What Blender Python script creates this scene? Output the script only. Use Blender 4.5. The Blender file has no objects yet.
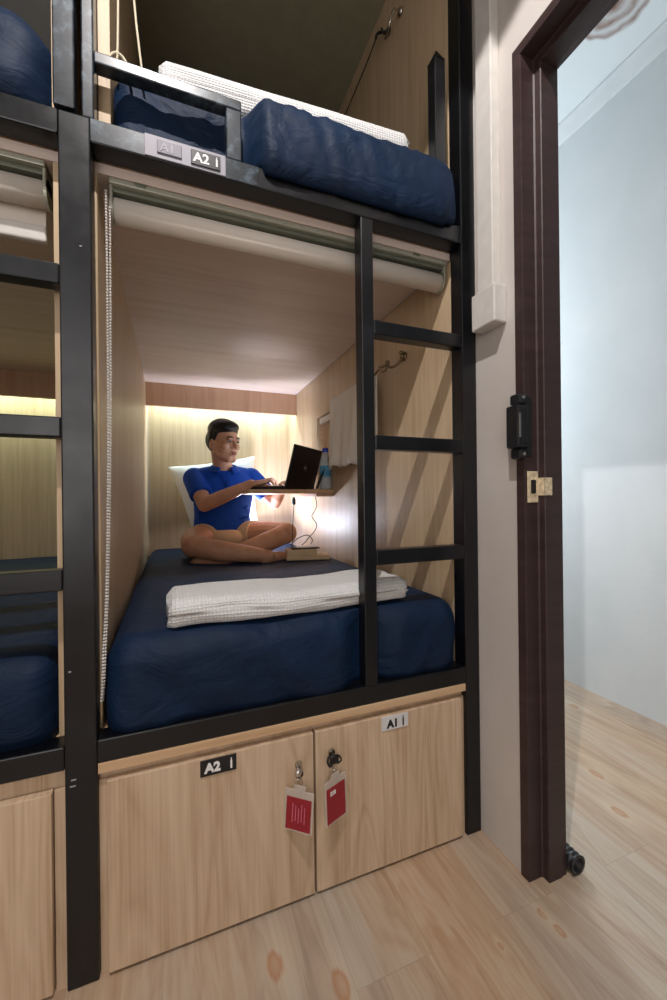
import bpy, bmesh, math, random
from mathutils import Vector, Matrix, noise, Quaternion
random.seed(4)
S = bpy.context.scene
C = S.collection
V = Vector
PI = math.pi

# ------------------------------------------------------------------ helpers
def lin(r, g, b):
    f = lambda c: (c/12.92 if c <= .04045 else ((c+.055)/1.055)**2.4)
    return (f(r/255), f(g/255), f(b/255), 1)

WL = {}          # world location of each Empty / parent
def thing(name, label, cat, loc=(0, 0, 0), group=None):
    o = bpy.data.objects.new(name, None); C.objects.link(o)
    o.location = loc; o.empty_display_size = .05
    o['label'] = label; o['category'] = cat
    if group: o['group'] = group
    WL[o] = V(loc)
    return o
def tag(o, label, cat, group=None):
    o['label'] = label; o['category'] = cat
    if group: o['group'] = group
    return o
def obj(name, bm, mats, parent=None, smooth=False, label=None):
    """bm is in world coordinates; parts are shifted into their parent's frame"""
    off = WL.get(parent, V((0, 0, 0))) if parent else V((0, 0, 0))
    if isinstance(bm, bpy.types.Mesh):
        me = bm
    else:
        bmesh.ops.recalc_face_normals(bm, faces=bm.faces)
        me = bpy.data.meshes.new(name); bm.to_mesh(me); bm.free()
    if off.length: me.transform(Matrix.Translation(-off))
    for m in (mats if isinstance(mats, (list, tuple)) else [mats]):
        me.materials.append(m)
    if smooth:
        for p in me.polygons: p.use_smooth = True
    o = bpy.data.objects.new(name, me); C.objects.link(o)
    if parent:
        o.parent = parent
        WL[o] = off
    if label: o['label'] = label
    return o
def centred(o):
    """move a one-mesh thing's origin to its base"""
    me = o.data
    xs = [v.co.x for v in me.vertices]; ys = [v.co.y for v in me.vertices]; zs = [v.co.z for v in me.vertices]
    c = V(((min(xs)+max(xs))/2, (min(ys)+max(ys))/2, min(zs)))
    me.transform(Matrix.Translation(-c)); o.location = c
    return o
def B(): return bmesh.new()
def box(bm, x0, x1, y0, y1, z0, z1, bev=0, M=None, mi=0, seg=2):
    t = bmesh.new()
    bmesh.ops.create_cube(t, size=1)
    for v in t.verts:
        v.co = V((x0+(v.co.x+.5)*(x1-x0), y0+(v.co.y+.5)*(y1-y0), z0+(v.co.z+.5)*(z1-z0)))
    if bev: bmesh.ops.bevel(t, geom=t.edges[:], offset=bev, segments=seg, affect='EDGES', profile=.5)
    if M is not None: bmesh.ops.transform(t, matrix=M, verts=t.verts)
    merge(bm, t, mi)
    return bm
def merge(bm, t, mi=0):
    mp = {v: bm.verts.new(v.co) for v in t.verts}
    for f in t.faces:
        try:
            nf = bm.faces.new([mp[v] for v in f.verts]); nf.material_index = mi
        except ValueError: pass
    t.free()
def cone(bm, p0, r0, p1, r1, n=20, caps=True, mi=0):
    p0 = V(p0); p1 = V(p1); d = (p1-p0)
    q = d.to_track_quat('Z', 'Y')
    a = []; b = []
    for i in range(n):
        t = 2*PI*i/n; e = q @ V((math.cos(t), math.sin(t), 0))
        a.append(bm.verts.new(p0+e*r0)); b.append(bm.verts.new(p1+e*r1))
    for i in range(n):
        f = bm.faces.new([a[i], a[(i+1) % n], b[(i+1) % n], b[i]]); f.material_index = mi
    if caps:
        f = bm.faces.new(a[::-1]); f.material_index = mi
        f = bm.faces.new(b); f.material_index = mi
    return bm
def ball(bm, c, r, M=None, n=20, mi=0):
    """r may be a 3-tuple; M an optional 3x3 orientation"""
    if not isinstance(r, (tuple, list)): r = (r, r, r)
    t = bmesh.new(); bmesh.ops.create_uvsphere(t, u_segments=n, v_segments=max(6, n*2//3), radius=1)
    for v in t.verts:
        p = V((v.co.x*r[0], v.co.y*r[1], v.co.z*r[2]))
        if M is not None: p = M @ p
        v.co = p+V(c)
    merge(bm, t, mi); return bm
def caps(bm, p0, r0, p1, r1, n=20):
    cone(bm, p0, r0, p1, r1, n); ball(bm, p0, r0, n=n); ball(bm, p1, r1, n=n); return bm
def chain(bm, pts, rs, n=16):
    for i in range(len(pts)-1): caps(bm, pts[i], rs[i], pts[i+1], rs[i+1], n)
    return bm
def smooth_path(pts, k=8):
    P = [V(p) for p in pts]; out = []
    for i in range(len(P)-1):
        a = P[max(i-1, 0)]; b = P[i]; c = P[i+1]; d = P[min(i+2, len(P)-1)]
        for j in range(k):
            t = j/k
            out.append(.5*((2*b)+(c-a)*t+(2*a-5*b+4*c-d)*t*t+(3*b-a-3*c+d)*t**3))
    out.append(P[-1]); return out
def tube(bm, pts, r, n=10, k=8, mi=0):
    P = smooth_path(pts, k) if k > 1 else [V(p) for p in pts]
    rings = []; up = V((0.13, .31, .94))
    for i, p in enumerate(P):
        d = (P[min(i+1, len(P)-1)]-P[max(i-1, 0)]).normalized()
        a = d.cross(up)
        if a.length < .05: a = d.cross(V((1, 0, 0)))
        a.normalize(); b = d.cross(a).normalized(); up = -d.cross(a) if False else up
        rr = r[min(i, len(r)-1)] if isinstance(r, list) else r
        rings.append([bm.verts.new(p+(a*math.cos(2*PI*j/n)+b*math.sin(2*PI*j/n))*rr) for j in range(n)])
    for i in range(len(rings)-1):
        for j in range(n):
            f = bm.faces.new([rings[i][j], rings[i][(j+1) % n], rings[i+1][(j+1) % n], rings[i+1][j]]); f.material_index = mi
    bm.faces.new(rings[0][::-1]).material_index = mi; bm.faces.new(rings[-1]).material_index = mi
    return bm
def loft(bm, rings, n=32):
    """rings: (centre, half-width, half-depth, yaw, exponent)"""
    R = []
    for c, a, b, yaw, e in rings:
        ring = []
        for i in range(n):
            t = 2*PI*i/n; cx, sy = math.cos(t), math.sin(t)
            x = a*math.copysign(abs(cx)**(2/e), cx); y = b*math.copysign(abs(sy)**(2/e), sy)
            ring.append(bm.verts.new(V(c)+V((x*math.cos(yaw)-y*math.sin(yaw), x*math.sin(yaw)+y*math.cos(yaw), 0))))
        R.append(ring)
    for i in range(len(R)-1):
        for j in range(n): bm.faces.new([R[i][j], R[i][(j+1) % n], R[i+1][(j+1) % n], R[i+1][j]])
    bm.faces.new(R[0][::-1]); bm.faces.new(R[-1]); return bm
def sculpt(bm, voxel, smooth=4, fac=.5):
    """fuse overlapping solids into one continuous skin"""
    bmesh.ops.recalc_face_normals(bm, faces=bm.faces)
    me = bpy.data.meshes.new('t'); bm.to_mesh(me); bm.free()
    o = bpy.data.objects.new('t', me); C.objects.link(o)
    m = o.modifiers.new('r', 'REMESH'); m.mode = 'VOXEL'; m.voxel_size = voxel; m.adaptivity = 0
    if smooth:
        s = o.modifiers.new('s', 'SMOOTH'); s.factor = fac; s.iterations = smooth
    dg = bpy.context.evaluated_depsgraph_get()
    out = bpy.data.meshes.new_from_object(o.evaluated_get(dg))
    bpy.data.objects.remove(o); bpy.data.meshes.remove(me)
    return out
def soft_box(x0, x1, y0, y1, z0, z1, r, res, disp=None, skirt=False):
    nx = max(2, int((x1-x0)/res)); ny = max(2, int((y1-y0)/res)); nz = max(2, int((z1-z0)/res))
    bm = bmesh.new(); cache = {}
    def vert(i, j, k):
        key = (i, j, k)
        if key not in cache:
            p = V((x0+(x1-x0)*i/nx, y0+(y1-y0)*j/ny, z0+(z1-z0)*k/nz))
            q = V((min(max(p.x, x0+r), x1-r), min(max(p.y, y0+r), y1-r), min(max(p.z, z0+min(r, (z1-z0)/2)), z1-min(r, (z1-z0)/2))))
            if skirt and p.z < z1-r: q.z = p.z
            d = p-q
            nrm = d.normalized() if d.length > 1e-6 else V((0, 0, 1))
            if d.length > 1e-6:
                m = max(abs(d.x), abs(d.y), abs(d.z)); d = nrm*m
            p = q+d
            if disp:
                p = p+disp(p, nrm)
                p.x = min(max(p.x, x0-.001), x1+.001); p.y = min(p.y, y1); 
                if p.z < z0 and p.y > 0: p.z = z0
                for sx in (.8443, -.199):      # the sheet presses in behind a ladder stile
                    g = max(0, 1-max(0, abs(p.x-sx)-.024)/.06)
                    if g > 0 and z0 < 1: p.y = max(p.y, .0425*g+(p.y*(1-g)))
            cache[key] = bm.verts.new(p)
        return cache[key]
    def face(a, b, c, d):
        try: bm.faces.new([vert(*a), vert(*b), vert(*c), vert(*d)])
        except ValueError: pass
    for i in range(nx):
        for j in range(ny):
            for k in (0, nz): face((i, j, k), (i+1, j, k), (i+1, j+1, k), (i, j+1, k))
    for i in range(nx):
        for k in range(nz):
            for j in (0, ny): face((i, j, k), (i+1, j, k), (i+1, j, k+1), (i, j, k+1))
    for j in range(ny):
        for k in range(nz):
            for i in (0, nx): face((i, j, k), (i, j+1, k), (i, j+1, k+1), (i, j, k+1))
    return bm
def nz3(p, s=1.0): return noise.noise(V(p)*s)

# ------------------------------------------------------------------ materials
class NT:
    def __init__(s, name):
        s.m = bpy.data.materials.new(name); s.m.use_nodes = True
        s.t = s.m.node_tree; s.b = s.t.nodes['Principled BSDF']
    def n(s, typ, **kw):
        nd = s.t.nodes.new(typ)
        for k, v in kw.items():
            if k in nd.inputs.keys() if not k.startswith('_') else False: nd.inputs[k].default_value = v
            else: setattr(nd, k.lstrip('_'), v)
        return nd
    def l(s, a, b): s.t.links.new(a, b)
    def coords(s, scale=(1, 1, 1), loc=(0, 0, 0), rot=(0, 0, 0)):
        g = s.t.nodes.new('ShaderNodeNewGeometry') if False else s.t.nodes.new('ShaderNodeTexCoord')
        mp = s.t.nodes.new('ShaderNodeMapping')
        mp.inputs['Scale'].default_value = scale; mp.inputs['Location'].default_value = loc; mp.inputs['Rotation'].default_value = rot
        s.l(g.outputs['Object'], mp.inputs['Vector']); return mp.outputs['Vector']
    def ramp(s, src, stops):
        r = s.t.nodes.new('ShaderNodeValToRGB'); e = r.color_ramp.elements
        while len(e) < len(stops): e.new(.5)
        for i, (p, c) in enumerate(stops): e[i].position = p; e[i].color = c
        s.l(src, r.inputs['Fac']); return r.outputs['Color']
    def noise(s, vec, scale, detail=4, rough=.5, dist=0):
        nd = s.t.nodes.new('ShaderNodeTexNoise'); nd.inputs['Scale'].default_value = scale
        nd.inputs['Detail'].default_value = detail; nd.inputs['Roughness'].default_value = rough; nd.inputs['Distortion'].default_value = dist
        s.l(vec, nd.inputs['Vector']); return nd.outputs['Fac']
    def math(s, op, a, b=None, clamp=False):
        nd = s.t.nodes.new('ShaderNodeMath'); nd.operation = op; nd.use_clamp = clamp
        for i, x in enumerate((a, b)):
            if x is None: continue
            if isinstance(x, (int, float)): nd.inputs[i].default_value = x
            else: s.l(x, nd.inputs[i])
        return nd.outputs[0]
    def mix(s, fac, a, b, mode='MIX'):
        nd = s.t.nodes.new('ShaderNodeMix'); nd.data_type = 'RGBA'; nd.blend_type = mode
        if isinstance(fac, (int, float)): nd.inputs[0].default_value = fac
        else: s.l(fac, nd.inputs[0])
        for i, x in ((6, a), (7, b)):
            if isinstance(x, tuple): nd.inputs[i].default_value = x
            else: s.l(x, nd.inputs[i])
        return nd.outputs[2]
    def bump(s, h, strength=.3, dist=.002):
        nd = s.t.nodes.new('ShaderNodeBump'); nd.inputs['Strength'].default_value = strength; nd.inputs['Distance'].default_value = dist
        s.l(h, nd.inputs['Height']); s.l(nd.outputs['Normal'], s.b.inputs['Normal'])
    def base(s, c, rough=.5, spec=.5, metal=0):
        if isinstance(c, tuple): s.b.inputs['Base Color'].default_value = c
        else: s.l(c, s.b.inputs['Base Color'])
        s.b.inputs['Roughness'].default_value = rough
        s.b.inputs['Specular IOR Level'].default_value = spec; s.b.inputs['Metallic'].default_value = metal
        return s.m

def plain(name, c, rough=.5, metal=0, spec=.5, var=.06, vs=25):
    t = NT(name); v = t.coords()
    f = t.noise(v, vs, 3)
    d = tuple(x*(1-var) for x in c[:3])+(1,); e = tuple(min(1, x*(1+var)) for x in c[:3])+(1,)
    return t.base(t.ramp(f, [(.3, d), (.7, e)]), rough, spec, metal)
def wood(name, dark, light, grain='Z', fine=1.0, rough=.45, figure=.5):
    """straight oak laminate; grain = axis the grain runs along"""
    t = NT(name)
    st = {'X': (1.2, 26, 26), 'Y': (26, 1.2, 26), 'Z': (26, 26, 1.2)}[grain]
    st2 = {'X': (.5, 5, 5), 'Y': (5, .5, 5), 'Z': (5, 5, .5)}[grain]
    st3 = {'X': (3, 190, 190), 'Y': (190, 3, 190), 'Z': (190, 190, 3)}[grain]
    a = t.noise(t.coords(st), fine, 5, .6, .3)
    b = t.noise(t.coords(st2, (3.1, 1.7, 2.2)), 1.0, 3, .5, .9)
    w = t.math('FRACT', t.math('MULTIPLY', b, 13.0))
    w = t.math('ABSOLUTE', t.math('SUBTRACT', w, .5))
    c = t.noise(t.coords(st3), 1.0, 2, .6)
    f = t.math('ADD', t.math('MULTIPLY', a, .75), t.math('MULTIPLY', w, .45*figure))
    f = t.math('ADD', f, t.math('MULTIPLY', t.math('SUBTRACT', c, .5), .42))
    col = t.ramp(f, [(.22, dark), (.44, tuple((dark[i]+light[i]*1.5)/2.5 for i in range(3))+(1,)), (.66, light)])
    t.bump(c, .12, .0006)
    return t.base(col, rough, .35)

OAK = wood('oak_laminate', lin(180, 150, 120), lin(214, 190, 162), 'Z', figure=.9)
OAKW = wood('oak_wall_laminate', lin(186, 160, 127), lin(211, 188, 156), 'Z', figure=.3)
OAKC = wood('oak_ceiling_laminate', lin(204, 184, 172), lin(222, 208, 198), 'X', figure=.35)
OAKE = wood('oak_edge', lin(196, 160, 122), lin(220, 190, 156), 'X', figure=.2)
OAKS = wood('oak_soffit', lin(184, 146, 118), lin(206, 170, 142), 'Z', figure=.3)
TABLEW = wood('table_board', lin(190, 150, 110), lin(220, 184, 146), 'Y', figure=.4)

def steel():
    t = NT('black_painted_steel'); v = t.coords()
    f = t.noise(v, 9, 6, .65)
    g = t.noise(t.coords((60, 60, 60)), 1, 4, .7)
    col = t.ramp(f, [(.35, lin(5, 7, 11)), (.62, lin(9, 12, 18)), (.8, lin(22, 28, 38))])
    sc = t.ramp(g, [(.0, (0, 0, 0, 1)), (.70, (0, 0, 0, 1)), (.76, (1, 1, 1, 1))])
    col = t.mix(t.math('MULTIPLY', sc, .18), col, lin(110, 118, 128))
    r = t.math('ADD', t.math('MULTIPLY', f, .35), .16)
    t.l(r, t.b.inputs['Roughness']); t.bump(f, .25, .002)
    m = t.base(col, .3, .55); t.l(r, t.b.inputs['Roughness']); return m
STEEL = steel()
WORN = (lambda: (lambda t: (t.base(t.ramp(t.noise(t.coords(), 22, 6, .7, .4), [(.38, lin(14, 18, 24)), (.52, lin(34, 44, 54)), (.66, lin(84, 98, 108))]), .3, .6)))(NT('worn_grey_steel')))()

def navy():
    t = NT('navy_cotton'); v = t.coords()
    f = t.noise(v, 5, 4); w = t.noise(t.coords((700, 700, 700)), 1, 2)
    col = t.ramp(f, [(.3, lin(5, 27, 51)), (.7, lin(8, 36, 66))])
    wr = t.noise(t.coords((9, 4, 14), rot=(0, .3, .5)), 1.0, 4, .55, 1.2)
    t.bump(t.math('ADD', t.math('MULTIPLY', wr, 1.0), t.math('MULTIPLY', w, .03)), .42, .02)
    t.b.inputs['Sheen Weight'].default_value = .08; t.b.inputs['Sheen Tint'].default_value = lin(50, 90, 150)
    return t.base(col, .62, .25)
NAVY = navy()
def waffle(name, c, s=110):
    t = NT(name); tc = t.t.nodes.new('ShaderNodeTexCoord'); sp = t.t.nodes.new('ShaderNodeSeparateXYZ'); t.l(tc.outputs['UV'], sp.inputs[0])
    a = t.math('ABSOLUTE', t.math('SINE', t.math('MULTIPLY', sp.outputs[0], PI)))
    b = t.math('ABSOLUTE', t.math('SINE', t.math('MULTIPLY', sp.outputs[1], PI)))
    h = t.math('MULTIPLY', t.math('POWER', a, .6), t.math('POWER', b, .6))
    t.bump(h, .9, -.0022)
    t.b.inputs['Sheen Weight'].default_value = .2
    return t.base(c, .85, .15)
WAFF = waffle('white_waffle_cotton', lin(226, 226, 226))
def linen(name, c, s=1):
    t = NT(name); f = t.noise(t.coords((14, 14, 5)), 1, 4, .6, .6); t.bump(f, .35, .012)
    return t.base(c, .85, .15)
LINEN = linen('white_linen', lin(226, 226, 222)); TOWELM = linen('towel_cotton', lin(232, 226, 216))

def wallpaint(name, c, d):
    t = NT(name)
    a = t.noise(t.coords((1, 1, .8)), 2.2, 5, .6); b = t.noise(t.coords((3, 3, 9)), 4, 4)
    col = t.ramp(a, [(.3, d), (.65, c)])
    spk = t.noise(t.coords(), 38, 2); m = t.ramp(spk, [(0, (0, 0, 0, 1)), (.78, (0, 0, 0, 1)), (.82, (1, 1, 1, 1))])
    col = t.mix(t.math('MULTIPLY', m, .15), col, lin(150, 140, 125))
    t.bump(b, .15, .004)
    return t.base(col, .75, .25)
WALL = wallpaint('white_wall_paint', lin(206, 200, 195), lin(196, 188, 182))
WALLF = wallpaint('pale_grey_wall_paint', lin(216, 220, 222), lin(206, 212, 215))
def ceil_mat():
    t = NT('stained_ceiling_paint')
    tc = t.t.nodes.new('ShaderNodeTexCoord'); 
    vm = t.t.nodes.new('ShaderNodeVectorMath'); vm.operation = 'DISTANCE'
    nv = t.t.nodes.new('ShaderNodeTexNoise'); nv.inputs['Scale'].default_value = 9; t.l(tc.outputs['Object'], nv.inputs['Vector'])
    add = t.t.nodes.new('ShaderNodeVectorMath'); add.operation = 'MULTIPLY_ADD'
    t.l(nv.outputs['Color'], add.inputs[0]); add.inputs[1].default_value = (.06, .06, 0); t.l(tc.outputs['Object'], add.inputs[2])
    t.l(add.outputs[0], vm.inputs[0]); vm.inputs[1].default_value = (2.06, .155, 2.935)
    d = vm.outputs['Value']
    n = t.noise(t.coords(), 26, 5, .7)
    rr = t.ramp(d, [(0, (.8, .8, .8, 1)), (.035, (.25, .25, .25, 1)), (.065, (.6, .6, .6, 1)), (.085, (.12, .12, .12, 1)), (.105, (.6, .6, .6, 1)), (.12, (0, 0, 0, 1))])
    f = t.math('MULTIPLY', rr, t.math('ADD', n, .75), True)
    return t.base(t.mix(f, lin(214, 220, 222), lin(116, 70, 42)), .8, .2)
CEIL = ceil_mat()

def floor_mat():
    t = NT('pale_pine_planks')
    tc = t.t.nodes.new('ShaderNodeTexCoord'); sp = t.t.nodes.new('ShaderNodeSeparateXYZ'); t.l(tc.outputs['Object'], sp.inputs[0])
    cb = t.t.nodes.new('ShaderNodeCombineXYZ')
    t.l(t.math('ADD', sp.outputs[1], .215+4.8), cb.inputs[0]); t.l(t.math('ADD', sp.outputs[0], -.155+3.6), cb.inputs[1])
    br = t.t.nodes.new('ShaderNodeTexBrick'); t.l(cb.outputs[0], br.inputs['Vector'])
    br.offset = .37; br.offset_frequency = 2; br.inputs['Scale'].default_value = 1
    br.inputs['Brick Width'].default_value = 1.2; br.inputs['Row Height'].default_value = .18
    br.inputs['Mortar Size'].default_value = .0009; br.inputs['Mortar Smooth'].default_value = .4
    br.inputs['Color1'].default_value = (.25, .25, .25, 1); br.inputs['Color2'].default_value = (.75, .75, .75, 1); br.inputs['Bias'].default_value = 0
    # per-plank offset of the grain
    off = t.t.nodes.new('ShaderNodeVectorMath'); off.operation = 'MULTIPLY_ADD'
    t.l(br.outputs['Color'], off.inputs[0]); off.inputs[1].default_value = (3, 7, 0); t.l(tc.outputs['Object'], off.inputs[2])
    mp = t.t.nodes.new('ShaderNodeMapping'); mp.inputs['Scale'].default_value = (9, 1.1, 1); t.l(off.outputs[0], mp.inputs['Vector'])
    mp2 = t.t.nodes.new('ShaderNodeMapping'); mp2.inputs['Scale'].default_value = (60, 3, 1); t.l(off.outputs[0], mp2.inputs['Vector'])
    a = t.noise(mp.outputs['Vector'], 1, 4, .55, 1.1); b = t.noise(mp2.outputs['Vector'], 1, 4, .6, .3)
    ring = t.math('ABSOLUTE', t.math('SUBTRACT', t.math('FRACT', t.math('MULTIPLY', a, 9)), .5))
    f = t.math('ADD', t.math('MULTIPLY', a, .55), t.math('MULTIPLY', ring, .22)); f = t.math('ADD', f, t.math('MULTIPLY', b, .34))
    col = t.ramp(f, [(.30, lin(126, 98, 74)), (.42, lin(164, 136, 110)), (.53, lin(184, 162, 138)), (.66, lin(196, 184, 168))])
    tint = t.ramp(t.noise(t.coords((2.5, .5, 1)), 1, 2), [(.40, lin(196, 154, 114)), (.60, lin(170, 162, 154))])
    col = t.mix(.38, col, tint)
    grey = t.math('MULTIPLY', br.outputs['Color'], .28)
    col = t.mix(grey, col, lin(190, 170, 148))
    # knots: rings warped along the grain
    knots = [(.554, -.109, 1), (.671, -.195, 1), (1.744, .04, .8), (1.642, -.106, .9), (2.10, .40, .8), (1.159, -.243, .45), (1.167, -.287, .5), (.93, -.36, .3), (1.02, -.26, .25), (2.1, -.3, .8), (.2, -.5, .8), (.9, -.75, 1), (-.4, -.6, 1), (.1, -1.3, 1)]
    for kx, ky, ks in knots:
        s2 = t.t.nodes.new('ShaderNodeVectorMath'); s2.operation = 'SUBTRACT'; t.l(tc.outputs['Object'], s2.inputs[0]); s2.inputs[1].default_value = (kx, ky, 0)
        s3 = t.t.nodes.new('ShaderNodeVectorMath'); s3.operation = 'MULTIPLY'; t.l(s2.outputs[0], s3.inputs[0]); s3.inputs[1].default_value = (1, .55, 0)
        s4 = t.t.nodes.new('ShaderNodeVectorMath'); s4.operation = 'LENGTH'; t.l(s3.outputs[0], s4.inputs[0])
        d = t.math('ADD', s4.outputs['Value'], t.math('MULTIPLY', t.math('SUBTRACT', b, .5), .022))
        R = .019*ks
        halo = t.ramp(t.math('DIVIDE', d, R*3.2), [(0, (.7, .7, .7, 1)), (.33, (.6, .6, .6, 1)), (1, (0, 0, 0, 1))])
        core = t.ramp(t.math('DIVIDE', d, R), [(0, (.55, .55, .55, 1)), (.45, (.7, .7, .7, 1)), (.65, (1, 1, 1, 1)), (1, (0, 0, 0, 1))])
        col = t.mix(t.math('MULTIPLY', halo, .5), col, lin(214, 196, 172))
        col = t.mix(t.math('MULTIPLY', core, .7), col, lin(172, 116, 72))
    seam = t.math('MULTIPLY', br.outputs['Fac'], .22)
    col = t.mix(seam, col, lin(110, 84, 62))
    t.bump(t.math('SUBTRACT', t.math('MULTIPLY', b, .15), t.math('MULTIPLY', br.outputs['Fac'], .5)), .15, .001)
    return t.base(col, .42, .4)
FLOOR = floor_mat()

BROWN = (lambda t: t.base(t.ramp(t.noise(t.coords((4, 4, 30)), 2, 4), [(.3, lin(54, 40, 40)), (.7, lin(66, 50, 49))]), .48, .4))(NT('dark_brown_frame_paint'))
BRASS = plain('worn_brass', lin(222, 204, 172), .5, .0, var=.3, vs=90)
BLACKP = plain('black_plastic', lin(24, 25, 28), .4)
MATTBLK = plain('matt_black', lin(16, 16, 18), .6)
LAPTOPM = plain('black_laptop_shell', lin(26, 27, 32), .42)
WHITEP = plain('white_plastic', lin(214, 210, 205), .4)
CREAM = plain('cream_cord', lin(206, 196, 170), .7)
CHROME = plain('chrome', lin(200, 196, 190), .18, 1, var=.02)
BRONZE = plain('bronze_hook_metal', lin(150, 132, 104), .3, 1)
BLINDF = plain('blind_fabric', lin(226, 218, 208), .75, var=.02)
BLINDM = plain('blind_bracket_metal', lin(174, 175, 160), .35, .3, var=.03)
BLINDD = plain('blind_groove', lin(108, 112, 98), .4, .2)
SKIN = (lambda t: (t.b.inputs.__getitem__('Subsurface Weight').__setattr__('default_value', .08), t.base(t.ramp(t.noise(t.coords(), 18, 3), [(.3, lin(190, 140, 112)), (.7, lin(204, 156, 126))]), .5, .4))[1])(NT('skin'))
LIPS = plain('lips', lin(158, 92, 82), .45)
HAIR = (lambda t: (t.bump(t.noise(t.coords((120, 120, 30)), 1, 3), .5, .004), t.base(lin(20, 18, 18), .45, .4))[1])(NT('black_hair'))
EYEW = plain('eye_white', lin(160, 148, 142), .3, var=.01); IRIS = plain('dark_iris', lin(22, 14, 10), .2, var=.01)
SHIRT = (lambda t: (t.bump(t.noise(t.coords((16, 16, 9)), 1, 4, .55, .8), .35, .012), t.base(lin(16, 66, 160), .75, .2))[1])(NT('royal_blue_pique'))
SHORTS = (lambda t: (t.bump(t.noise(t.coords((20, 20, 20)), 1, 4, .6, .8), .5, .012), t.base(lin(196, 168, 138), .8, .2))[1])(NT('khaki_cotton'))
RED = plain('red_card', lin(150, 30, 44), .45, var=.05)
PINKL = plain('pink_print', lin(196, 96, 120), .5)
LETW = plain('white_lettering', lin(236, 236, 234), .5, var=.01)
LETB = plain('black_lettering', lin(20, 20, 22), .5, var=.01)
SIGNB = plain('black_sign_plate', lin(26, 26, 30), .4)
SIGNW = plain('light_grey_sign_plate', lin(214, 214, 216), .45, var=.02)
SIGNG = plain('grey_tape', lin(150, 148, 158), .5)
SIGNG2 = plain('faded_grey_plate', lin(124, 122, 134), .5)
BLUECAP = plain('blue_cap', lin(20, 60, 200), .35)
BOOKW = plain('beige_box_board', lin(214, 184, 146), .6)
KEYB = plain('black_key_head', lin(18, 18, 20), .35)
def clear(name, c, rough=.05, a=.35):
    t = NT(name); t.b.inputs['Transmission Weight'].default_value = .0
    t.base(c, rough, .5); t.b.inputs['Alpha'].default_value = a; return t.m
CLEAR = clear('clear_vinyl', lin(225, 215, 205), .15, .45)
BOTTLE = clear('clear_bottle', lin(220, 232, 240), .08, .55)
def emis(name, c, s):
    t = NT(name); t.base((0, 0, 0, 1)); t.b.inputs['Emission Color'].default_value = c; t.b.inputs['Emission Strength'].default_value = s; return t.m
LEDM = emis('led_strip', (.80, 1.0, .96, 1), 8)
SCREEN = emis('laptop_screen', (.72, .82, 1, 1), 6)
WINL = emis('daylight_pane', (.72, .88, 1, 1), 5)
LAMPM = emis('lamp_diffuser', (1, .9, .8, 1), 6)

# ------------------------------------------------------------------ key measures
XR, XL, XLR = 1.2, .157, .214
PXL, PXR = .218, 1.150          # inner faces of the main compartment
H = 2.935
WY = 1.93                        # wall behind the bunks
def structure(name, bm, mats, parent=None, **k):
    o = obj(name, bm, mats, parent, **k)
    if not parent: o['kind'] = 'structure'
    return o
# floor / ceiling / walls
structure('floor', box(B(), -1.05, 2.40, -2.7, 2.0, -.08, 0), FLOOR)
structure('ceiling', box(B(), -1.05, 2.40, -2.7, 2.0, H, H+.08), CEIL)
bm = B()
box(bm, 1.2, 1.3, -.149, WY, 0, H); box(bm, 1.2, 1.3, -1.05, -.149, 2.1353, H); box(bm, 1.2, 1.3, -2.6, -1.05, 0, H)
structure('wall_right', bm, WALL)
structure('wall_back', box(B(), -1.05, 2.40, WY, 2.0, 0, H), WALLF)
structure('wall_left', box(B(), -1.05, -.95, -2.6, WY, 0, H), WALL)
structure('wall_front', box(B(), -1.05, 2.40, -2.7, -2.6, 0, H), WALL)
structure('wall_far', box(B(), 2.31, 2.40, -2.6, WY, 0, H), WALLF)
bm = B()
pr = [(2.31, 2.935), (2.31, 2.862), (2.300, 2.862), (2.292, 2.875), (2.276, 2.905), (2.262, 2.925), (2.262, 2.935)]
a = [bm.verts.new((x, -2.6, z)) for x, z in pr]; b = [bm.verts.new((x, WY, z)) for x, z in pr]
for i in range(len(pr)): bm.faces.new([a[i], a[(i+1) % len(pr)], b[(i+1) % len(pr)], b[i]])
bm.faces.new(a); bm.faces.new(b[::-1])
structure('trim_1', bm, WALLF)

# door frame: one profile swept up, across and down
door = bpy.data.objects.new('door_1', None); C.objects.link(door); door['kind'] = 'structure'; door.location = (1.25, -.6, 0); WL[door] = V((1.25, -.6, 0))
prof = [(1.196, 0), (1.196, .0245), (1.199, .0257), (1.2385, .0257), (1.2417, .029), (1.2417, .0448), (1.2437, .0468), (1.287, .0468), (1.289, .0448), (1.304, .0448), (1.304, 0)]
bm = B(); rings = []
for cy, cz, sy, sz in ((-.149, 0, -1, 0), (-.149, 2.1353, -1, -1), (-1.05, 2.1353, 1, -1), (-1.05, 0, 1, 0)):
    rings.append([bm.verts.new((x, cy+sy*o, cz+sz*o)) for x, o in prof])
for i in range(3):
    for j in range(len(prof)):
        k = (j+1) % len(prof); bm.faces.new([rings[i][j], rings[i][k], rings[i+1][k], rings[i+1][j]])
bm.faces.new(rings[0]); bm.faces.new(rings[3][::-1])
obj('door_frame', bm, BROWN, door)
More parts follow.
